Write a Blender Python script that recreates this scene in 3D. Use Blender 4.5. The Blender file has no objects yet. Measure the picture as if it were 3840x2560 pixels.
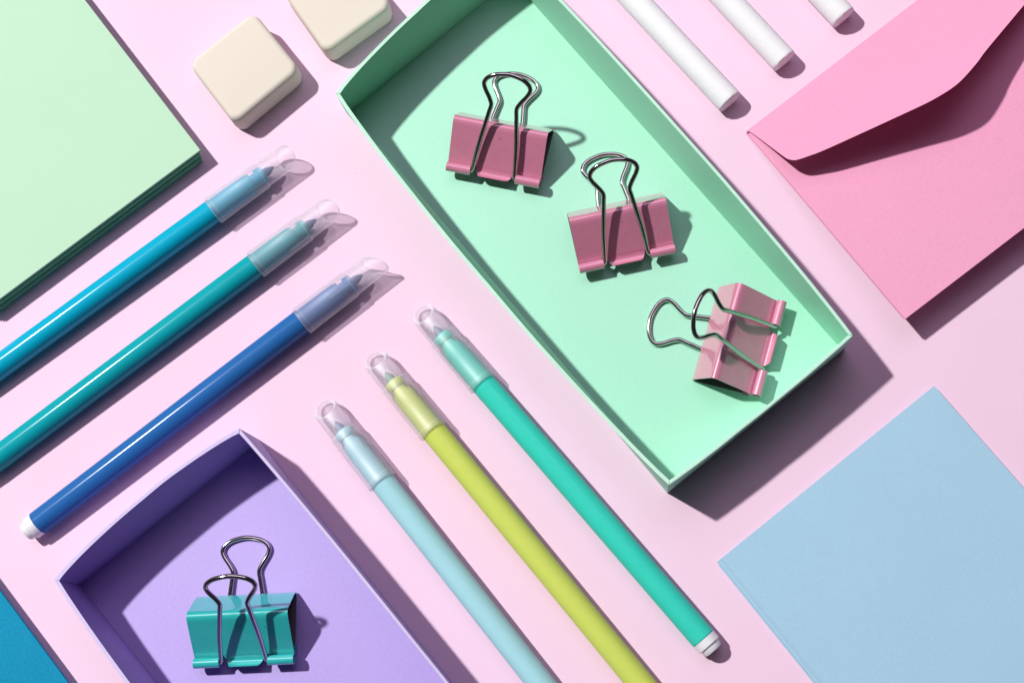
import bpy, bmesh, math, random
from mathutils import Vector, Matrix
random.seed(7)
S = bpy.context.scene
COL = S.collection
MM = 0.001

# ------------------------------------------------------------------ camera
# A 50 mm view from about 46 cm above the table, tilted some 13 degrees.
F = 5333.0                       # focal length in pixels of a 3840 px wide frame
NX, NY = 2330.0, 2450.0          # where the plumb line below the camera meets the picture
HCAM = 463.0                     # camera height over the table, mm
zc = -Vector((NX - 1920, -(NY - 1280), -F)).normalized()      # world up, in camera axes
xc = (Vector((1, 0, 0)) - zc * zc.x).normalized()
yc = zc.cross(xc)
ROT = Matrix((xc, yc, zc))       # camera axes -> world axes

def P(px, py, z=0.0):
    """Point of the place (mm) at height z that is seen at this spot of the photograph."""
    d = ROT @ Vector((px - 1920, -(py - 1280), -F))
    t = (HCAM - z) / -d.z
    return Vector((d.x * t, d.y * t, z))

cam_d = bpy.data.cameras.new('camera')
cam = bpy.data.objects.new('camera', cam_d); COL.objects.link(cam)
cam_d.sensor_width = 36.0; cam_d.lens = F * 36.0 / 3840.0
cam_d.clip_start = 0.01; cam_d.clip_end = 50
M4 = ROT.to_4x4(); M4.translation = Vector((0, 0, HCAM * MM))
cam.matrix_world = M4
S.camera = cam

# ------------------------------------------------------------------ light
w = bpy.data.worlds.new('World'); S.world = w; w.use_nodes = True
bg = w.node_tree.nodes['Background']
bg.inputs['Color'].default_value = (0.88, 0.82, 1.0, 1); bg.inputs['Strength'].default_value = 0.024

CENTER = P(1920, 1280, 0) * MM
TRAY_H = 23.7
_a, _b = P(2503, 1849, 0), P(2681, 1946, 0)
SUNV = (_a + Vector((0, 0, TRAY_H)) - _b).normalized()        # towards the lamp
KEY_D = 2.35
ld = bpy.data.lights.new('studio_lamp', 'POINT'); lo = bpy.data.objects.new('studio_lamp', ld); COL.objects.link(lo)
ld.energy = 242; ld.shadow_soft_size = 0.047; ld.color = (1.0, 1.01, 0.965)
lo.location = CENTER + SUNV * KEY_D
fd = bpy.data.lights.new('added_fill', 'AREA'); fo = bpy.data.objects.new('added_fill', fd); COL.objects.link(fo)  # added area fill to lift the shadows, not a known source
fd.shape = 'RECTANGLE'; fd.size = 1.4; fd.size_y = 1.0; fd.energy = 7.4; fd.color = (0.95, 0.76, 1.02)
fo.location = CENTER + Vector((0.0, 0.85, 1.6))
fo.rotation_euler = (CENTER - fo.location).to_track_quat('-Z', 'Y').to_euler()

vs = S.view_settings
vs.view_transform = 'Standard'; vs.look = 'None'; vs.exposure = 0.20; vs.gamma = 1.0; vs.use_curve_mapping = False
S.render.engine = 'CYCLES'
S.cycles.use_denoising = True
S.cycles.max_bounces = 12; S.cycles.diffuse_bounces = 5; S.cycles.glossy_bounces = 5
S.cycles.transmission_bounces = 10; S.cycles.transparent_max_bounces = 16
S.cycles.sample_clamp_indirect = 4.0
S.cycles.caustics_reflective = True; S.cycles.caustics_refractive = False

# ------------------------------------------------------------------ materials
ALB = 0.88                       # the picture is exposed above mid: plain paper albedos, not paper white
def base_mat(name):
    m = bpy.data.materials.new(name); m.use_nodes = True
    nt = m.node_tree; b = nt.nodes['Principled BSDF']
    return m, nt, b

def coords(nt, scale):
    tc = nt.nodes.new('ShaderNodeTexCoord')
    n = nt.nodes.new('ShaderNodeTexNoise'); n.inputs['Scale'].default_value = scale
    n.inputs['Detail'].default_value = 4
    nt.links.new(tc.outputs['Object'], n.inputs['Vector'])
    return n

def paper(name, col, grain=0.05, bump=0.10, rough=0.85, scale=1700, spec=0.25, blotch=0.03, dust=0.0, dscale=48, dcol=0.43):
    m, nt, b = base_mat(name)
    col = tuple(c * ALB for c in col)
    b.inputs['Roughness'].default_value = rough
    b.inputs['Specular IOR Level'].default_value = spec
    n = coords(nt, scale); n2 = coords(nt, 35)
    def mulrange(noise, amt):
        r = nt.nodes.new('ShaderNodeMapRange')
        r.inputs['From Min'].default_value = 0.3; r.inputs['From Max'].default_value = 0.7
        r.inputs['To Min'].default_value = 1 - amt; r.inputs['To Max'].default_value = 1 + amt
        nt.links.new(noise.outputs['Fac'], r.inputs['Value']); return r
    r1, r2 = mulrange(n, grain), mulrange(n2, blotch)
    mul = nt.nodes.new('ShaderNodeMath'); mul.operation = 'MULTIPLY'
    nt.links.new(r1.outputs[0], mul.inputs[0]); nt.links.new(r2.outputs[0], mul.inputs[1])
    sc = nt.nodes.new('ShaderNodeVectorMath'); sc.operation = 'SCALE'
    sc.inputs[0].default_value = col
    nt.links.new(mul.outputs[0], sc.inputs['Scale'])
    out = sc.outputs[0]
    if dust > 0:                                        # stray dark fibres and specks on the sheet
        v = nt.nodes.new('ShaderNodeTexVoronoi'); v.inputs['Scale'].default_value = dscale
        tc = nt.nodes.new('ShaderNodeTexCoord'); nt.links.new(tc.outputs['Object'], v.inputs['Vector'])
        lt = nt.nodes.new('ShaderNodeMath'); lt.operation = 'LESS_THAN'; lt.inputs[1].default_value = dust
        nt.links.new(v.outputs['Distance'], lt.inputs[0])
        mx = nt.nodes.new('ShaderNodeMix'); mx.data_type = 'RGBA'
        nt.links.new(lt.outputs[0], mx.inputs['Factor'])
        nt.links.new(out, mx.inputs['A']); mx.inputs['B'].default_value = (col[0]*dcol, col[1]*dcol, col[2]*dcol, 1)
        out = mx.outputs['Result']
    nt.links.new(out, b.inputs['Base Color'])
    bp = nt.nodes.new('ShaderNodeBump'); bp.inputs['Strength'].default_value = bump; bp.inputs['Distance'].default_value = 0.0002
    nt.links.new(n.outputs['Fac'], bp.inputs['Height']); nt.links.new(bp.outputs[0], b.inputs['Normal'])
    return m

def gloss(name, col, rough=0.25, coat=0.5, coat_rough=0.08, metal=0.0, spec=0.5, wear=0.03, sss=0.0, bump=0.02, bscale=300, specks=0.0):
    m, nt, b = base_mat(name)
    if metal < 0.5: col = tuple(c * ALB for c in col)
    b.inputs['Roughness'].default_value = rough; b.inputs['Metallic'].default_value = metal
    b.inputs['Specular IOR Level'].default_value = spec
    b.inputs['Coat Weight'].default_value = coat; b.inputs['Coat Roughness'].default_value = coat_rough
    if coat >= 1.0: b.inputs['Coat IOR'].default_value = 1.8
    if sss > 0:
        b.inputs['Subsurface Weight'].default_value = sss
        b.inputs['Subsurface Radius'].default_value = (1, 1, 1); b.inputs['Subsurface Scale'].default_value = 0.0025
    n = coords(nt, 420)
    r = nt.nodes.new('ShaderNodeMapRange')
    r.inputs['From Min'].default_value = 0.3; r.inputs['From Max'].default_value = 0.7
    r.inputs['To Min'].default_value = 1 - wear; r.inputs['To Max'].default_value = 1 + wear
    nt.links.new(n.outputs['Fac'], r.inputs['Value'])
    sc = nt.nodes.new('ShaderNodeVectorMath'); sc.operation = 'SCALE'; sc.inputs[0].default_value = col
    nt.links.new(r.outputs[0], sc.inputs['Scale']); out = sc.outputs[0]
    if specks > 0:                                      # pinholes and chips in the paint
        vo = nt.nodes.new('ShaderNodeTexVoronoi'); vo.inputs['Scale'].default_value = 210
        tc = nt.nodes.new('ShaderNodeTexCoord'); nt.links.new(tc.outputs['Object'], vo.inputs['Vector'])
        lt = nt.nodes.new('ShaderNodeMath'); lt.operation = 'LESS_THAN'; lt.inputs[1].default_value = specks
        nt.links.new(vo.outputs['Distance'], lt.inputs[0])
        mx = nt.nodes.new('ShaderNodeMix'); mx.data_type = 'RGBA'; nt.links.new(lt.outputs[0], mx.inputs['Factor'])
        nt.links.new(out, mx.inputs['A']); mx.inputs['B'].default_value = (col[0] * .3, col[1] * .3, col[2] * .3, 1)
        out = mx.outputs['Result']
    nt.links.new(out, b.inputs['Base Color'])
    n3 = coords(nt, bscale)
    bp = nt.nodes.new('ShaderNodeBump'); bp.inputs['Strength'].default_value = bump; bp.inputs['Distance'].default_value = 0.0002
    nt.links.new(n3.outputs['Fac'], bp.inputs['Height']); nt.links.new(bp.outputs[0], b.inputs['Normal'])
    nt.links.new(bp.outputs[0], b.inputs['Coat Normal'])
    return m

def frosted(name, clear, refr, milk, rough=0.3, edge=2.6, shine=0.05):
    """Milky polypropylene: part clear, part blurred, part scattering, with a soft gloss."""
    m, nt, b = base_mat(name); nt.nodes.remove(b)
    out = nt.nodes['Material Output']; N = nt.nodes.new; L = nt.links.new
    n = coords(nt, 1500)
    bp = N('ShaderNodeBump'); bp.inputs['Strength'].default_value = 0.10; bp.inputs['Distance'].default_value = 0.0001
    L(n.outputs['Fac'], bp.inputs['Height'])
    tr = N('ShaderNodeBsdfTransparent'); tr.inputs[0].default_value = (0.98, 0.975, 0.985, 1)
    rf = N('ShaderNodeBsdfRefraction'); rf.inputs['Roughness'].default_value = rough; rf.inputs['IOR'].default_value = 1.03
    rf.inputs['Color'].default_value = (0.98, 0.98, 0.99, 1)
    tl = N('ShaderNodeBsdfTranslucent'); tl.inputs['Color'].default_value = (0.93, 0.92, 0.96, 1)
    df = N('ShaderNodeBsdfDiffuse'); df.inputs['Color'].default_value = (0.93, 0.92, 0.96, 1)
    sc = N('ShaderNodeMixShader'); sc.inputs[0].default_value = 0.62; L(tl.outputs[0], sc.inputs[1]); L(df.outputs[0], sc.inputs[2])
    m1 = N('ShaderNodeMixShader'); m1.inputs[0].default_value = refr / (clear + refr); L(tr.outputs[0], m1.inputs[1]); L(rf.outputs[0], m1.inputs[2])
    m2 = N('ShaderNodeMixShader'); m2.inputs[0].default_value = milk; L(m1.outputs[0], m2.inputs[1]); L(sc.outputs[0], m2.inputs[2])
    gl = N('ShaderNodeBsdfGlossy'); gl.inputs['Roughness'].default_value = 0.5; gl.inputs['Color'].default_value = (1, 1, 1, 1)
    L(bp.outputs[0], gl.inputs['Normal'])
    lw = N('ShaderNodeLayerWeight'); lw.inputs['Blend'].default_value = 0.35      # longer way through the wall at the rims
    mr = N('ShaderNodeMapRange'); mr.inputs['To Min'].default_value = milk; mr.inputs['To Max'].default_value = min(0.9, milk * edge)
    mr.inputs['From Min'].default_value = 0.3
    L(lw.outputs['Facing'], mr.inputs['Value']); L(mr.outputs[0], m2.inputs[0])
    m3 = N('ShaderNodeMixShader'); m3.inputs[0].default_value = shine; L(m2.outputs[0], m3.inputs[1]); L(gl.outputs[0], m3.inputs[2])
    L(m3.outputs[0], out.inputs['Surface'])
    return m

MAT = {
    'table': paper('pink_backdrop_paper', (0.87, 0.62, 0.775), 0.012, 0.05, 0.8, 1500, 0.25, 0.012, dust=0.022),
    'mint': paper('mint_card', (0.345, 0.76, 0.555), 0.02, 0.10, 0.6, 1100, 1.0, 0.01, dust=0.012),
    'mintcut': paper('mint_card_cut_edge', (0.56, 0.86, 0.70), 0.05, 0.2, 0.9, 1500, 0.1, 0.03),
    'lilaccut': paper('lilac_card_cut_edge', (0.66, 0.57, 0.84), 0.05, 0.2, 0.9, 1500, 0.1, 0.03),
    'lilac': paper('lilac_card', (0.435, 0.31, 0.745), 0.045, 0.12, 0.6, 1100, 1.0, 0.015, dust=0.012),
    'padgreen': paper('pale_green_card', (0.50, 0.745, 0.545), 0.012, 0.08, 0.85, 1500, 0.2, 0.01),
    'padshade': paper('pale_green_card_shade', (0.16, 0.44, 0.27), 0.012, 0.08, 0.85, 1500, 0.2, 0.01),  # lower cards: shade on the stack's side put into the green
    'envelope': paper('pink_envelope_paper', (0.81, 0.335, 0.52), 0.045, 0.12, 0.65, 1300, 0.6, 0.012),
    'skyblue': paper('sky_blue_card', (0.385, 0.605, 0.765), 0.03, 0.10, 0.85, 1300, 0.2, 0.012),
    'cyan': paper('cyan_felt_card', (0.006, 0.27, 0.46), 0.10, 0.3, 0.9, 1100, 0.2, 0.04),
    'eraser': paper('cream_rubber', (0.76, 0.685, 0.595), 0.012, 0.12, 0.75, 1300, 0.3, 0.015, dust=0.010),
    'chalk': paper('white_chalk', (0.87, 0.87, 0.89), 0.015, 0.45, 0.95, 650, 0.05, 0.015, dust=0.045, dscale=260, dcol=0.76),
    'chrome': gloss('nickel_wire', (0.54, 0.52, 0.50), 0.10, 0.0, 0.1, 1.0, 0.5, 0.04),
    'pinkmetal': gloss('pink_painted_steel', (0.66, 0.225, 0.35), 0.28, 1.0, 0.05, 0, 0.5, 0.03, 0.0, 0.03, 260, 0.05),
    'tealmetal': gloss('teal_painted_steel', (0.03, 0.51, 0.50), 0.30, 1.0, 0.05, 0, 0.5, 0.03, 0.0, 0.03, 260, 0.05),
    'innershade': gloss('clip_inside_shade', (0.10, 0.09, 0.09), 0.5, 0.0, 0.1, 0, 0.4, 0.05),
    'whiteplug': gloss('white_plastic', (0.86, 0.86, 0.90), 0.35, 0.3, 0.2, 0, 0.5, 0.01, 0.2),
    'cap': frosted('frosted_polypropylene', 0.78, 0.20, 0.165, 0.32, 3.2, 0.06),
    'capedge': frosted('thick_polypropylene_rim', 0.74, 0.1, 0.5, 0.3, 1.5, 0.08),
    'capin': frosted('clear_polypropylene', 0.95, 0.01, 0.03, 0.2, 3.0, 0.01),
}
def pen_mat(name, col, coat=0.8, coat_rough=0.10, rough=0.35, sss=0.0):
    return gloss(name, col, rough, coat, coat_rough, 0, 0.08, 0.015, sss, 0.05, 160)

# ------------------------------------------------------------------ mesh helpers (mm in, metres out)
def new_obj(name, verts, faces, mat, parent=None, smooth=False, angle=None):
    me = bpy.data.meshes.new(name)
    me.from_pydata([tuple(Vector(v) * MM) for v in verts], [], faces)
    bm = bmesh.new(); bm.from_mesh(me)
    bmesh.ops.remove_doubles(bm, verts=bm.verts, dist=1e-7)
    bmesh.ops.recalc_face_normals(bm, faces=bm.faces)
    bm.to_mesh(me); bm.free()
    me.materials.append(MAT[mat] if isinstance(mat, str) else mat)
    if smooth:
        me.polygons.foreach_set('use_smooth', [True] * len(me.polygons))
        if angle is not None:
            me.set_sharp_from_angle(angle=math.radians(angle))
    o = bpy.data.objects.new(name, me); COL.objects.link(o)
    if parent is not None: o.parent = parent
    return o

def bevel(o, width, seg=2, angle=30):
    b = o.modifiers.new('bevel', 'BEVEL'); b.width = width * MM; b.segments = seg
    b.limit_method = 'ANGLE'; b.angle_limit = math.radians(angle)
    return o

def thing(name, label, cat, loc=(0, 0, 0), rotz=0.0, group=None):
    o = bpy.data.objects.new(name, None); COL.objects.link(o)
    o.empty_display_size = 0.01
    o.location = Vector(loc) * MM; o.rotation_euler = (0, 0, rotz)
    return tag(o, label, cat, group)

def tag(o, label, cat, group=None):
    o['label'] = label; o['category'] = cat
    if group: o['group'] = group
    return o

def prism(poly, z0, z1):
    n = len(poly)
    v = [(p[0], p[1], z0) for p in poly] + [(p[0], p[1], z1) for p in poly]
    f = [list(range(n))[::-1], list(range(n, 2 * n))]
    for i in range(n):
        j = (i + 1) % n
        f.append([i, j, n + j, n + i])
    return v, f

def lathe(profile, seg=48, close=False):
    """profile: (x, r) points turned about the X axis."""
    v, f, rings = [], [], []
    for (x, r) in profile:
        if r < 1e-6:
            rings.append([len(v)]); v.append((x, 0, 0))
        else:
            ring = []
            for k in range(seg):
                a = 2 * math.pi * k / seg
                ring.append(len(v)); v.append((x, r * math.cos(a), r * math.sin(a)))
            rings.append(ring)
    pairs = list(zip(rings, rings[1:]))
    if close: pairs.append((rings[-1], rings[0]))
    for A, B in pairs:
        for k in range(seg):
            l = (k + 1) % seg
            if len(A) == 1 and len(B) == 1: continue
            if len(A) == 1: f.append([A[0], B[k], B[l]])
            elif len(B) == 1: f.append([A[k], B[0], A[l]])
            else: f.append([A[k], B[k], B[l], A[l]])
    return v, f

def sweep(path, radius, seg=12, flat=None):
    """A wire along a 3D path; flat(i) may squash it."""
    v, f = [], []
    n = len(path); path = [Vector(p) for p in path]
    ref = Vector((0, 0, 1)); prevn = None
    for i, p in enumerate(path):
        t = (path[min(i + 1, n - 1)] - path[max(i - 1, 0)]).normalized()
        if prevn is None:
            nn = ref - t * ref.dot(t)
            if nn.length < 1e-3: nn = Vector((1, 0, 0)) - t * t.x
        else:
            nn = prevn - t * prevn.dot(t)
        nn.normalize(); prevn = nn
        b = t.cross(nn)
        for k in range(seg):
            a = 2 * math.pi * k / seg
            v.append(p + (nn * math.cos(a) + b * math.sin(a)) * radius)
    for i in range(n - 1):
        for k in range(seg):
            l = (k + 1) % seg
            f.append([i * seg + k, i * seg + l, (i + 1) * seg + l, (i + 1) * seg + k])
    f.append(list(range(seg))[::-1]); f.append([(n - 1) * seg + k for k in range(seg)])
    return v, f

def smooth_path(pts, sub=8):
    """Catmull-Rom through the points."""
    out = []
    P_ = [Vector(p) for p in pts]
    for i in range(len(P_) - 1):
        p0 = P_[i - 1] if i > 0 else P_[i] * 2 - P_[i + 1]
        p1, p2 = P_[i], P_[i + 1]
        p3 = P_[i + 2] if i + 2 < len(P_) else P_[i + 1] * 2 - P_[i]
        for k in range(sub):
            t = k / sub
            out.append(0.5 * ((2 * p1) + (-p0 + p2) * t + (2 * p0 - 5 * p1 + 4 * p2 - p3) * t * t + (-p0 + 3 * p1 - 3 * p2 + p3) * t ** 3))
    out.append(P_[-1])
    return out

def ribbon(profile, x0, x1, th, nx=2, xfun=None):
    """A bent sheet: profile of (y, z) points, from x0 to x1, th thick (towards the right of the profile's run)."""
    pr = [Vector((0, a, b)) for a, b in profile]; n = len(pr)
    off = []
    for i in range(n):
        t = (pr[min(i + 1, n - 1)] - pr[max(i - 1, 0)]).normalized()
        off.append(pr[i] + Vector((0, t.z, -t.y)) * th)
    v, f = [], []
    for k in range(nx + 1):
        for layer in (pr, off):
            for i, q in enumerate(layer):
                a, b = (x0, x1) if xfun is None else xfun(i / (n - 1))
                v.append((a + (b - a) * k / nx, q.y, q.z))
    st = 2 * n
    for k in range(nx):
        o, q = k * st, (k + 1) * st
        for i in range(n - 1):
            f.append([o + i, o + i + 1, q + i + 1, q + i])
            f.append([o + n + i + 1, o + n + i, q + n + i, q + n + i + 1])
        f.append([o, q, q + n, o + n]); f.append([o + n - 1, o + 2 * n - 1, q + 2 * n - 1, q + n - 1])
    for k in (0, nx):
        o = k * st
        for i in range(n - 1):
            f.append([o + i, o + n + i, o + n + i + 1, o + i + 1])
    return v, f

# ------------------------------------------------------------------ the setting
v = [(-1500, -1500, 0), (1500, -1500, 0), (1500, 1800, 0), (-1500, 1800, 0)]
t = new_obj('table_surface', v, [[0, 1, 2, 3]], 'table'); t['kind'] = 'structure'
t['label'] = 'pale pink paper surface under all the stationery'

# ------------------------------------------------------------------ trays
def tray(name, label, base_px, rim_px, bows, mat, h):
    base = [P(*p, 0) for p in base_px]; rim = [P(*p, h) for p in rim_px]
    c = sum(base, Vector()) / 4; c.z = 0
    T = thing(name, label, 'tray', c)
    base = [b - c for b in base]; rim = [r - c for r in rim]
    th = 1.1
    def inset(poly, d):
        out = []
        for i in range(4):
            p = poly[i]; a = (poly[i - 1] - p); b = (poly[(i + 1) % 4] - p)
            a.z = b.z = 0; a.normalize(); b.normalize()
            s = abs(a.cross(b).z)
            out.append(p + (a + b) * (d / s))
        return out
    binn, rinn = inset(base, th), inset(rim, th)
    v, f = prism(inset(base, 0.5), 0.05, 0.75)
    new_obj('floor', v, f, mat, T)
    N, Mz = 36, 7
    rnd = random.Random(name)
    for i in range(4):
        j = (i + 1) % 4
        d = rim[j] - rim[i]; nrm = Vector((d.y, -d.x, 0)).normalized()
        if nrm.dot(rim[i] + rim[j]) < 0: nrm = -nrm
        wob = [rnd.uniform(-.10, .10) for _ in range(9)]
        v, f = [], []
        def pt(s, q, bb, rr, drop):
            lo_, hi_ = bb[i].lerp(bb[j], s), rr[i].lerp(rr[j], s)
            p = lo_.lerp(hi_, q)
            g = 4 * s * (1 - s); g = g ** 0.8
            x = s * 8; k = min(int(x), 7); wv = wob[k] * (1 - x + k) + wob[k + 1] * (x - k)
            p = p + nrm * ((bows[i] * g + wv * g * 1.2) * q ** 1.6)
            p.z = max(p.z, 0.03)
            if drop: p.z += wv * .4 * q
            return p
        for a in range(N + 1):
            s = 0.0004 + (1 - 0.0008) * a / N
            for b_ in range(Mz + 1): v.append(pt(s, b_ / Mz, base, rim, True))
            for b_ in range(Mz + 1): v.append(pt(s, b_ / Mz, binn, rinn, True))
        st = 2 * (Mz + 1); m1 = Mz + 1
        for a in range(N):
            o, q = a * st, (a + 1) * st
            for b_ in range(Mz):
                f.append([o + b_, q + b_, q + b_ + 1, o + b_ + 1])
                f.append([o + m1 + b_, o + m1 + b_ + 1, q + m1 + b_ + 1, q + m1 + b_])
            f.append([o + Mz, q + Mz, q + m1 + Mz, o + m1 + Mz])
            f.append([o, o + m1, q + m1, q])
        for o in (0, N * st):
            f.append([o + b_ for b_ in range(m1)] + [o + m1 + b_ for b_ in range(Mz, -1, -1)])
        wl = new_obj('wall', v, f, mat, T, True, 40)
        wl.data.materials.append(MAT[mat + 'cut'])      # pale cut edge of the card along the rim
        for pl in wl.data.polygons:
            if pl.normal.z > 0.8 and pl.center.z > 0.9 * h * MM: pl.material_index = 1
        bevel(wl, 0.22, 2, 50)
    return T

tray('paper_tray', 'mint green paper tray holding three pink binder clips',
     [(1297, 421), (1921, -88), (3168, 1308), (2503, 1849)],
     [(1258, 352), (1888, -222), (3200, 1257), (2509, 1818)],
     [3.0, 2.6, 1.0, 3.4], 'mint', TRAY_H)
tray('paper_tray', 'lilac purple paper tray holding one teal binder clip',
     [(284, 2192), (968, 1645), (2218, 3210), (1534, 3757)],
     [(203, 2174), (898, 1606), (2210, 3245), (1500, 3810)],
     [3.2, 1.5, 1.0, 3.0], 'lilac', TRAY_H)

# ------------------------------------------------------------------ stacks of card
def shrink(poly, d):
    c = sum(poly, Vector()) / len(poly)
    return [p + (c - p).normalized() * d for p in poly]

def card_stack(name, label, cat, px_poly, ztop, levels, mat, part, drift, jit, insets=None, group=None, under=None):
    top = [P(*p, ztop) for p in px_poly]
    c = sum(top, Vector()) / len(top); c.z = 0
    T = thing(name, label, cat, c, 0, group)
    for k, (z0, z1) in enumerate(levels):
        q = 1 - z1 / ztop
        off = Vector(drift) * q + Vector((random.uniform(-jit, jit), random.uniform(-jit, jit), 0)) * (1 if k < len(levels) - 1 else 0)
        poly = [p - c + off for p in top]
        if insets: poly = shrink(poly, insets[k])
        v, f = prism([(p.x, p.y) for p in poly], z0, z1)
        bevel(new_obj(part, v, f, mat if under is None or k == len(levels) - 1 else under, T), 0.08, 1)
    return T

pad_z = 7.7
lv, z = [], 0.02
for t_ in (1.75, 0.75, 0.55, 1.15, 0.5, 0.6, 0.75, 0.5, 0.65):
    lv.append((z, z + t_ - 0.12)); z += t_
lv = [(a * pad_z / (z - 0.12), b * pad_z / (z - 0.12)) for a, b in lv]
# bottom edge of the pad runs lower left; the sheets below slid a little that way
e = (P(-53, 1159, pad_z) - P(751, 563, pad_z)).normalized()
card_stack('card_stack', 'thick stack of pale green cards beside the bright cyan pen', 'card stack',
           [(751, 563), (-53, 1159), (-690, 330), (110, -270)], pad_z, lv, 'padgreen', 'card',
           (e.x * 2.1, e.y * 2.1, 0), 0.35, None, None, 'padshade')
lv = [(0.02, 1.2), (1.35, 2.5), (2.65, 3.8), (3.95, 5.4)]
card_stack('card_stack', 'small stack of bright cyan cards in the bottom left corner', 'card stack',
           [(-200, 1945), (257, 2560), (500, 2887), (-200, 3410), (-900, 2500)], 5.4, lv, 'cyan', 'card',
           (-1.2, -0.6, 0), 0.2, [1.6, 1.4, 1.2, 0])

# ------------------------------------------------------------------ folded sky-blue card
def blue_card():
    zt = 2.0
    A, B, C = P(3502, 1447, zt), P(2690, 2104, zt), P(3058, 2560, zt)     # top corner, left corner, down along the fold
    ex = (A - B); W = ex.length; ex.normalize()
    ey = (C - B); ey = (ey - ex * ey.dot(ex) * 0.0).normalized(); Ln = 150.0
    T = thing('folded_card', 'sky blue folded card with creased left edge in the lower right', 'card', (B.x, B.y, 0))
    def at(u, s, z): q = ex * u + ey * s; return (q.x, q.y, z)
    prof = [(0.0, 0.5), (0.15, 0.9), (0.5, 1.2), (1.0, 1.22), (1.35, 1.12), (1.9, 0.99), (2.5, 0.98)]
    N = 30
    for k in range(1, N + 1):
        u = 2.5 + (W - 2.5) * k / N
        prof.append((u, 0.98 + 1.5 * (k / N) ** 1.6))
    th = 0.38; K = 16
    v, f = [], []
    n = len(prof)
    for s_ in range(K + 1):
        s = Ln * s_ / K
        for (u, z) in prof: v.append(at(u, s, z))
        for (u, z) in prof: v.append(at(u + (0.3 if u < 0.2 else 0), s, max(0.1, z - th)))
    st = 2 * n
    for s_ in range(K):
        o, q = s_ * st, (s_ + 1) * st
        for i in range(n - 1):
            f.append([o + i, o + i + 1, q + i + 1, q + i]); f.append([o + n + i + 1, o + n + i, q + n + i, q + n + i + 1])
        f.append([o, q, q + n, o + n]); f.append([o + n - 1, o + 2 * n - 1, q + 2 * n - 1, q + n - 1])
    for o in (0, K * st):
        for i in range(n - 1): f.append([o + i, o + n + i, o + n + i + 1, o + i + 1])
    new_obj('cover', v, f, 'skyblue', T, True, 40)
    v, f = prism([at(-0.25, 0.9, 0)[:2], at(W - 0.9, 4.2, 0)[:2], at(W - 0.9, Ln, 0)[:2], at(-0.25, Ln, 0)[:2]], 0.02, 0.38)
    bevel(new_obj('back_sheet', v, f, 'skyblue', T), 0.06, 1)
    return T
blue_card()

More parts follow.
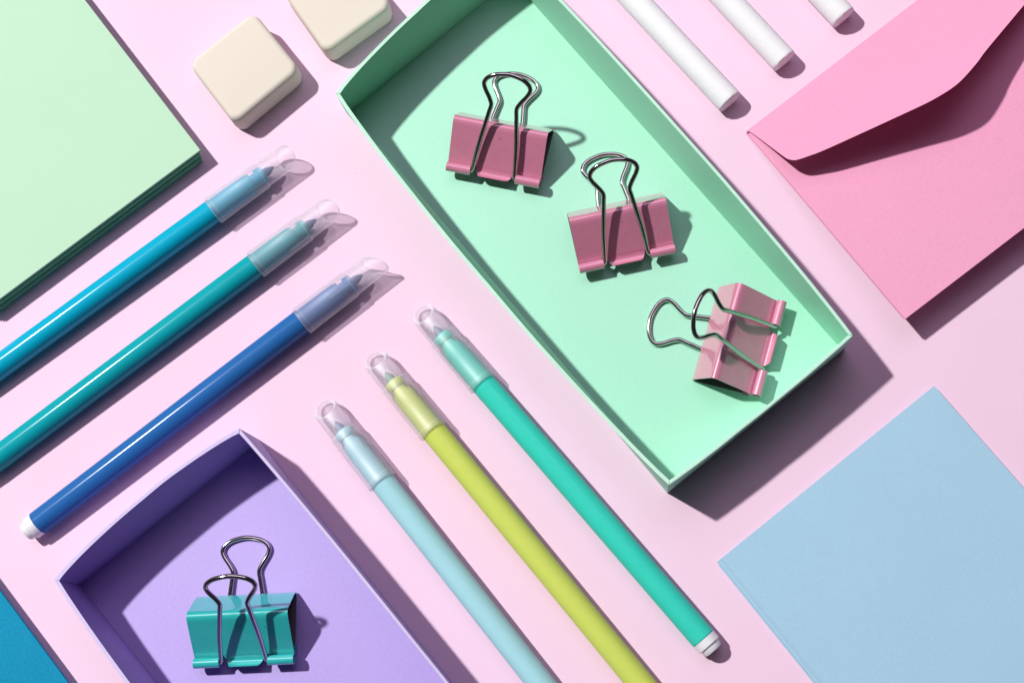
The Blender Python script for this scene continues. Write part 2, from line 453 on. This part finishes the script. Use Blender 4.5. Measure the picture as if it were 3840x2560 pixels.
# ------------------------------------------------------------------ envelope
def envelope():
    o2 = Vector((2797, 492)); eu = Vector((0.794, -0.608)); ev = Vector((0.608, 0.794))
    def px(u, v_): q = o2 + eu * u + ev * v_; return q
    org = P(2797, 492, 0); org.z = 0
    T = thing('envelope', 'pink envelope with its rounded flap lifted open', 'envelope', org)
    U, Vb = 1470.0, 922.0
    zf, zb = 1.3, 12.3
    def body(u, v_, lift=0.0):
        s = v_ / Vb
        z = zf + (zb - zf) * s ** 0.9 + lift
        q = px(u + 46 * s, v_); p = P(q.x, q.y, z); return p - org
    NU, NV = 30, 20
    def sheet(fn, th, nu, nv):
        v, f = [], []
        for lay in (0, -th):
            for i in range(nu + 1):
                for j in range(nv + 1):
                    p = fn(i / nu, j / nv); v.append((p.x, p.y, p.z + lay))
        st = nv + 1; n = (nu + 1) * st
        for i in range(nu):
            for j in range(nv):
                a = i * st + j
                f.append([a, a + st, a + st + 1, a + 1]); f.append([n + a, n + a + 1, n + a + st + 1, n + a + st])
        for i in range(nu):
            a = i * st; f.append([a, n + a, n + a + st, a + st]); a = i * st + nv; f.append([a, a + st, n + a + st, n + a])
        for j in range(nv):
            a = j; f.append([a, a + 1, n + a + 1, n + a]); a = nu * st + j; f.append([a, n + a, n + a + 1, a + 1])
        return v, f
    v, f = sheet(lambda i, j: body(U * i, Vb * (0.004 + 0.996 * j)), 0.5, NU, NV)
    new_obj('front_panel', v, f, 'envelope', T, True, 40)
    # narrow folded strip under the left edge (the side seam)
    v, f = sheet(lambda i, j: body(-4 + 34 * i, Vb * (0.006 + 0.992 * j), -0.62), 0.3, 3, NV)
    new_obj('side_seam', v, f, 'envelope', T, True, 40)
    # back panel: lies on the table and turns up to meet the bottom edge
    def back(i, j):
        s = j
        if s < 0.8:
            q = px(70 + (U - 140) * i, 12 + (Vb - 160) * s / 0.8); p = P(q.x, q.y, 0.35); return p - org
        k = (s - 0.8) / 0.2
        q = px(70 + (U - 140) * i, Vb - 148); a = P(q.x, q.y, 0.35) - org
        b = body(70 + (U - 140) * i, Vb - 60, -0.9)
        return a.lerp(b, k)
    v, f = sheet(back, 0.3, 10, 20)
    new_obj('back_panel', v, f, 'envelope', T, True, 40)
    # flap: outline measured as depth below the fold
    ol = [(0, 6), (14, 20), (54, 157), (66, 184), (80, 198), (100, 207), (130, 217), (190, 235), (340, 270), (495, 305),
          (600, 328), (675, 339), (730, 342), (779, 337), (850, 322), (906, 306), (1115, 259), (1280, 221), (1370, 200), (1400, 180), (1430, 100), (1460, 6)]
    pts = [Vector((a, b, 0)) for a, b in ol]
    dense = smooth_path(pts, 8)
    v, f = [], []
    NVF = 12
    def flap_pt(u, v_):
        d = v_ / 11.0
        z = zf + 0.75 + 0.0138 * d * d + 0.377 * d
        q = px(u, v_); return P(q.x, q.y, z) - org
    n1 = len(dense); lay0 = []
    for lay in (0, -0.35):
        for q in dense:
            for j in range(NVF + 1):
                p = flap_pt(q.x, max(q.y, 3) * j / NVF); v.append((p.x, p.y, p.z + lay - (0.5 if j == 0 else 0)))
    st = NVF + 1; n = n1 * st
    for i in range(n1 - 1):
        for j in range(NVF):
            a = i * st + j
            f.append([a, a + st, a + st + 1, a + 1]); f.append([n + a, n + a + 1, n + a + st + 1, n + a + st])
        a = i * st; f.append([a, n + a, n + a + st, a + st]); a += NVF; f.append([a, a + st, n + a + st, n + a])
    for a0 in (0, (n1 - 1) * st):
        for j in range(NVF):
            a = a0 + j; f.append([a, a + 1, n + a + 1, n + a])
    new_obj('flap', v, f, 'envelope', T, True, 40)
    return T
envelope()

# ------------------------------------------------------------------ erasers
def eraser(label, corners_px, h):
    pts = [P(*p, h - 1.0) for p in corners_px]
    c = sum(pts, Vector()) / 4; c.z = 0
    bm = bmesh.new()
    lo_ = [bm.verts.new(Vector((p.x - c.x, p.y - c.y, 0.0)) * MM) for p in pts]
    hi_ = [bm.verts.new(Vector((p.x - c.x, p.y - c.y, h)) * MM) for p in pts]
    bm.faces.new(lo_[::-1]); bm.faces.new(hi_)
    for i in range(4): bm.faces.new([lo_[i], lo_[(i + 1) % 4], hi_[(i + 1) % 4], hi_[i]])
    vert = [e_ for e_ in bm.edges if abs(e_.verts[0].co.z - e_.verts[1].co.z) > h * MM * .5]
    bmesh.ops.bevel(bm, geom=vert, offset=3.8 * MM, segments=8, profile=0.5, affect='EDGES')
    rim = [e_ for e_ in bm.edges if abs(e_.verts[0].co.z - e_.verts[1].co.z) < 1e-7 and len(e_.link_faces) == 2
           and any(len(fc.verts) > 8 for fc in e_.link_faces)]
    bmesh.ops.bevel(bm, geom=rim, offset=1.9 * MM, segments=7, profile=0.5, affect='EDGES')
    bmesh.ops.recalc_face_normals(bm, faces=bm.faces)
    me = bpy.data.meshes.new('eraser'); bm.to_mesh(me); bm.free()
    me.materials.append(MAT['eraser']); me.polygons.foreach_set('use_smooth', [True] * len(me.polygons))
    me.set_sharp_from_angle(angle=math.radians(50))
    o = bpy.data.objects.new('eraser', me); COL.objects.link(o); o.location = c * MM
    return tag(o, label, 'eraser', 'cream erasers')
EH = 11.0
eraser('cream block eraser lying whole beside the green card stack', [(706, 241), (952, 44), (1128, 262), (880, 468)], EH)
eraser('cream block eraser cut off by the top edge beside the mint tray', [(1058, -30), (1285, -205), (1474, 22), (1222, 204)], EH)

# ------------------------------------------------------------------ chalk
CH_R = 4.55
def chalk(label, end_px, dpx, length, seed):
    rnd = random.Random(seed)
    a = P(*end_px, CH_R); b = P(end_px[0] - dpx[0] * 400, end_px[1] - dpx[1] * 400, CH_R)
    d = (b - a).normalized(); ang = math.atan2(d.y, d.x)
    seg, v, f = 56, [], []
    xs = [-0.0, 0.15, 0.5, 1.0, 1.8] + [3 + i * (length - 3) / 60 for i in range(61)]
    chip = [max(0, rnd.gauss(0.12, 0.22)) for _ in range(seg)]
    chip = [(chip[k] * 2 + chip[k - 1] + chip[(k + 1) % seg]) / 4 for k in range(seg)]
    ring0 = len(v); v.append((0.05, 0, 0))
    for i, x in enumerate(xs):
        for k in range(seg):
            an = 2 * math.pi * k / seg
            r = CH_R + rnd.uniform(-0.02, 0.02)
            xx = x
            if i == 0: r -= 0.16 + chip[k] * 0.6; xx = rnd.uniform(0, 0.08)
            elif i == 1: r -= 0.05 + chip[k] * 0.35; xx += chip[k] * 0.4
            elif i == 2: r -= chip[k] * 0.12; xx += chip[k] * 0.3
            v.append((xx, r * math.cos(an), r * math.sin(an)))
    for k in range(seg): f.append([0, 1 + (k + 1) % seg, 1 + k])
    for i in range(len(xs) - 1):
        for k in range(seg):
            l = (k + 1) % seg
            f.append([1 + i * seg + k, 1 + i * seg + l, 1 + (i + 1) * seg + l, 1 + (i + 1) * seg + k])
    f.append([1 + (len(xs) - 1) * seg + k for k in range(seg)])
    o = new_obj('chalk_stick', v, f, 'chalk', None, True, 50)
    o.location = Vector((a.x, a.y, CH_R)) * MM; o.rotation_euler = (0, 0, ang)
    return tag(o, label, 'chalk', 'white chalk sticks at the top edge')
cd = (0.683, 0.730)
chalk('white chalk stick nearest the mint tray, longest of three in view', (2738, 384), cd, 80, 1)
chalk('white chalk stick in the middle of the three', (2942, 231), cd, 80, 2)
chalk('white chalk stick nearest the pink envelope, shortest in view', (3164, 68), cd, 80, 3)

# ------------------------------------------------------------------ marker pens
BAR_R = 4.15; CAP_R = 5.05
def pen(label, mouth_px, tail_px, col, dark, roll, name_mat, group, coat=0.25, cr=0.13, rough=0.6, ends=False, sss=0.0):
    mcol = pen_mat(name_mat + '_barrel_plastic', col, coat, cr, rough, sss)
    mgrip = gloss(name_mat + '_grip_plastic', tuple(c * 1.2 + 0.01 for c in col), 0.6, 0.0, 0.2, 0, 0.2, 0.01)
    mnib = gloss(name_mat + '_felt_nib', dark, 0.9, 0.0, 0.1, 0, 0.1, 0.05)
    m_ = P(*mouth_px, CAP_R); t_ = P(*tail_px, BAR_R)
    BL = (m_ - t_).length if ends else 111.8
    d = (m_ - t_).normalized()
    yaw = math.atan2(d.y, d.x); pitch = -math.asin((CAP_R - BAR_R) / (BL + 4))
    T = thing('felt_pen', label, 'pen', (m_.x, m_.y, CAP_R), 0, group)
    T.rotation_euler = (0, pitch, yaw)
    # barrel with a slightly rounded end
    v, f = lathe([(-BL, 0), (-BL, BAR_R - 0.25), (-BL + 0.25, BAR_R), (-BL + 30, BAR_R), (-BL + 70, BAR_R + 0.03), (-1.2, BAR_R), (0.6, BAR_R), (0.75, BAR_R - 0.2)], 64)
    new_obj('barrel', v, f, mcol, T, True, 35)
    v, f = lathe([(0.7, 0), (0.7, BAR_R - 0.35), (9, BAR_R - 0.40), (15.5, BAR_R - 0.55), (16.8, 3.2), (17.0, 2.35), (18.9, 2.3), (19.0, 2.95), (19.3, 3.1), (21.2, 3.0), (21.8, 2.6), (22.0, 1.7), (22.0, 0)], 48)
    new_obj('grip', v, f, mgrip, T, True, 35)
    v, f = lathe([(21.9, 0), (21.9, 1.55), (23.2, 1.5), (25.3, 0.55), (25.7, 0.3), (25.8, 0)], 32)
    new_obj('nib', v, f, mnib, T, True, 40)
    v, f = lathe([(-BL + 0.6, 0), (-BL + 0.6, BAR_R - 0.3), (-BL - 0.05, BAR_R - 0.3), (-BL - 0.05, BAR_R - 0.06), (-BL - 2.5, BAR_R - 0.12), (-BL - 2.75, BAR_R - 0.35), (-BL - 2.8, BAR_R - 0.75), (-BL - 4.3, BAR_R - 0.95), (-BL - 4.75, BAR_R - 1.25), (-BL - 4.9, BAR_R - 2.0), (-BL - 4.95, 0)], 48)
    new_obj('end_plug', v, f, 'whiteplug', T, True, 35)
    # cap: stepped tube with a slanted open end, one closed shell
    seg = 64
    cut = 3.1                        # half depth of the slanted cut
    def endx(a): return 31.2 + cut * math.cos(a - roll)
    outer = [(0.0, CAP_R - 0.18), (0.15, CAP_R), (1.7, CAP_R), (1.85, CAP_R - 0.07), (12, CAP_R - 0.12), (20.6, CAP_R - 0.2), (20.8, CAP_R - 0.3), (20.85, CAP_R - 0.55), (25, CAP_R - 0.62)]
    inner = [(23, CAP_R - 1.1), (20, CAP_R - 0.98), (12, CAP_R - 0.86), (3, CAP_R - 0.72), (0.2, CAP_R - 0.66), (0.0, CAP_R - 0.5)]
    rings = [(x, r, 0) for x, r in outer] + [(None, CAP_R - 0.72, -0.35), (None, CAP_R - 0.86, 0.0), (None, CAP_R - 2.0, -0.05), (None, CAP_R - 2.15, -0.4), (26.2, CAP_R - 2.2, 0), (25.6, CAP_R - 1.7, 0)] + [(x, r, 0) for x, r in inner]
    v, f = [], []
    for x, r, dx in rings:
        for k in range(seg):
            a = 2 * math.pi * k / seg
            xx = endx(a) + dx if x is None else x
            v.append((xx, r * math.sin(a), -r * math.cos(a)))    # a = 0 points down
    nr = len(rings)
    for i in range(nr):
        j = (i + 1) % nr
        for k in range(seg):
            l = (k + 1) % seg
            f.append([i * seg + k, i * seg + l, j * seg + l, j * seg + k])
    cap = new_obj('cap', v, f, 'cap', T, True, 35)
    cap.data.materials.append(MAT['capin'])            # the bore is smooth and clear
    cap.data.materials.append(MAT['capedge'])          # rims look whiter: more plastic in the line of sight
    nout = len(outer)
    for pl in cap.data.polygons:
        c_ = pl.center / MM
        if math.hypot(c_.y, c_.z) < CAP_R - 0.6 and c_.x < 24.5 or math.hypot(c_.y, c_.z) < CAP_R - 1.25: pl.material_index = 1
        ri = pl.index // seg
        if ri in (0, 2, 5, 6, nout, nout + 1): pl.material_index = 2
    v, f = lathe([(21.9, 2.55), (24.6, 2.45), (26.4, 2.35), (26.5, 2.2), (26.5, 0), (26.8, 0), (26.85, 2.5), (24.6, 2.75), (21.9, 2.8)], 40, True)
    new_obj('inner_sleeve', v, f, 'capin', cap, True, 35)
    v, f = [], []
    for k in range(4):
        a = roll + math.pi / 4 + k * math.pi / 2
        ca, sa = math.sin(a), -math.cos(a)
        b0 = len(v)
        for x in (12.5, 20.4):
            for r in (CAP_R - 0.98, CAP_R - 1.12):
                for q in (-0.16, 0.16):
                    v.append((x, r * ca - q * sa, r * sa + q * ca))
        for q in ((0, 1, 3, 2), (4, 6, 7, 5), (0, 4, 5, 1), (2, 3, 7, 6), (0, 2, 6, 4), (1, 5, 7, 3)):
            f.append([b0 + i for i in q])
    new_obj('inner_rib', v, f, 'cap', cap)
    return T
def lin(r, g, b):
    return tuple(((c / 255) / 12.92 if c / 255 <= .04045 else ((c / 255 + .055) / 1.055) ** 2.4) for c in (r, g, b))
G1, G2 = 'deep coloured felt pens pointing up and right', 'pastel felt pens pointing up and left'
R = math.radians
pen('bright cyan felt pen with frosted cap, nearest the green card stack', (798, 792), (0, 1374), (0.0, 0.40, 0.60), (0.015, 0.09, 0.32), R(190), 'cyan', G1)
pen('dark turquoise felt pen between the cyan pen and the navy pen', (957, 994), (0, 1712), (0.002, 0.36, 0.42), (0.015, 0.10, 0.30), R(207), 'turquoise', G1)
pen('royal blue felt pen showing its white end plug', (1130, 1205), (141, 1962), (0.02, 0.135, 0.41), (0.02, 0.07, 0.32), R(238), 'royal_blue', G1, ends=True)
pen('pale blue felt pen nearest the lilac tray', (1434, 1806), (2027, 2560), (0.40, 0.71, 0.77), (0.10, 0.17, 0.36), R(0), 'pale_blue', G2, 0.22, 0.10, 0.6, False, 0.4)
pen('lime green felt pen between the pale blue and mint pens', (1626, 1616), (2402, 2560), (0.62, 0.715, 0.14), (0.08, 0.30, 0.22), R(6), 'lime', G2, 0.22, 0.10, 0.6, False, 0.4)
pen('mint turquoise felt pen with white end plug beside the mint tray', (1812, 1438), (2638, 2393), (0.045, 0.66, 0.53), (0.06, 0.15, 0.30), R(-5), 'mint', G2, 0.22, 0.10, 0.6, True, 0.4)

# ------------------------------------------------------------------ binder clips
CW = 32.4
def arc(c, r, a0, a1, n):
    return [(c[0] + r * math.cos(math.radians(a0 + (a1 - a0) * k / n)), c[1] + r * math.sin(math.radians(a0 + (a1 - a0) * k / n))) for k in range(n + 1)]

def clip(label, spine_l, spine_r, mat, theta, floor_z, group, skew=0.0, spread=1.0, ext=0.0):
    """spine_l / spine_r: where the ends of the spine's lower edge rest. Local axes: x along the spine, -y towards the lips."""
    a, b = P(*spine_l, floor_z), P(*spine_r, floor_z)
    c = (a + b) / 2; d = (b - a).normalized()
    T = thing('binder_clip', label, 'binder clip', (c.x, c.y, floor_z), math.atan2(d.y, d.x), group)
    hw = CW / 2
    # closed sheet profile in (y, z): y=0 at the spine's foot, lips at y=-21
    body = smooth_path([(0, -16.6, 2.65), (0, -12, 1.95), (0, -4, 0.75), (0, -1.4, 0.42), (0, -0.35, 0.62), (0, -0.1, 1.3),
                        (0, -0.9, 3.6), (0, -2.6, 7.0), (0, -4.3, 10.4), (0, -5.3, 12.4), (0, -6.1, 13.15), (0, -7.3, 12.95),
                        (0, -9.2, 11.6), (0, -13.5, 8.35), (0, -16.6, 5.92), (0, -18.6, 4.4)], 4)
    bp = [(q.y, q.z) for q in body]
    v, f = ribbon(bp, -hw, hw, 0.4, 6)
    bd = new_obj('body', v, f, mat, T, True, 40)
    bd.data.materials.append(MAT['innershade'])        # shade inside the clip, put in as a near-black colour
    per = 2 * (len(bp) - 1) + 2
    for pl in bd.data.polygons:
        if pl.index < 6 * per and pl.index % per < per - 2 and pl.index % per % 2 == 0: pl.material_index = 1
    # rolled lips: two tubes and a flared tab on each face
    for side in (1, -1):
        zc_ = 4.0 if side == 1 else 2.6
        # run along the face end, then curl outwards
        if side == 1:
            start = [(-18.5, 4.45), (-19.5, 3.75), (-20.2, 3.42)]
            cen = (-20.9, 5.02); curl = arc(cen, 1.62, -75, -75 - 300, 24)
        else:
            start = [(-16.5, 2.68), (-17.1, 2.78)]
            cen = (-17.6, 1.48); curl = arc(cen, 1.4, 75, 75 + 290, 22)
        prof = start + curl
        th = 0.34 * (-1 if side == 1 else 1)
        for sx in (-1, 1):
            x0, x1 = (8.3, hw) if sx > 0 else (-hw, -8.3)
            def xf(q, x0=x0, x1=x1, sx=sx):
                ch = 0.9 * max(0, math.sin(min(1, max(0, (q - .1) / .9)) * math.pi))
                return (x0 - ch * 0.55, x1) if sx > 0 else (x0, x1 + ch * 0.55)
            v, f = ribbon(prof, x0, x1, -th, 3, xf)
            new_obj('rolled_lip', v, f, mat, bd, True, 40)
        if side == 1: tab = [(-18.5, 4.45), (-19.6, 3.7), (-20.6, 3.42), (-21.5, 3.75), (-22.2, 4.6), (-22.45, 5.4)]
        else: tab = [(-16.5, 2.68), (-17.3, 2.75), (-18.1, 2.6), (-18.8, 2.2), (-19.2, 1.6)]
        tp = [(q.y, q.z) for q in smooth_path([(0, p[0], p[1]) for p in tab], 4)]
        v, f = ribbon(tp, -5.2, 5.2, -th, 4, lambda q: (-6.5 + 1.9 * q ** 1.3, 6.5 - 1.9 * q ** 1.3))
        new_obj('lip_tab', v, f, mat, bd, True, 40)
    # wire handles: (half width, distance from the pivot)
    half = [(9.8, 0.1), (8.3, 0.0), (7.6, 0.3), (7.3, 1.1), (6.95, 5), (6.3, 11), (5.4, 17), (4.65, 22.0), (4.35, 23.8), (4.5, 25.1), (5.5, 27.0), (6.9, 29.1), (7.65, 30.7), (7.7, 31.9), (6.8, 33.4), (4.4, 34.8), (0, 35.6)]
    left = [(-u, v_) for u, v_ in half]; right = [(u, v_) for u, v_ in half[::-1][1:]]
    curve = smooth_path([(u * spread, v_, 0) for u, v_ in left + right], 5)
    for which in ('front', 'back'):
        if which == 'front': piv = Vector((0, -20.9, 5.02)); th_ = math.radians(theta)
        else: piv = Vector((0, -17.6 + ext, 1.45)); th_ = math.asin(-(1.45 - 0.78) / 35.0)
        sk = math.tan(math.radians(skew)) if which == 'front' else math.tan(math.radians(-skew * 0.15))
        path = [piv + Vector((q.x + sk * q.y, q.y * math.cos(th_), q.y * math.sin(th_))) for q in curve]
        v, f = sweep(path, 0.78, 16)
        new_obj('wire_handle', v, f, 'chrome', T, True, 60)
    return T
gp = 'pink binder clips in the mint tray'
FZ = 0.78
clip('pink binder clip nearest the top of the mint tray', (1732, 430), (2078, 495), 'pinkmetal', 40, FZ, gp, 2.0)
clip('pink binder clip in the middle of the mint tray', (2127, 805), (2477, 730), 'pinkmetal', 42, FZ, gp, 1.0)
clip('pink binder clip lying sideways with handles pointing left', (2599, 1425), (2695, 1084), 'pinkmetal', 43, FZ, gp, 0.0, 1.0, 1.1)
clip('teal binder clip in the lilac tray', (743, 2240), (1115, 2222), 'tealmetal', 44.5, FZ, None, 3.0, 1.0, 0.7)
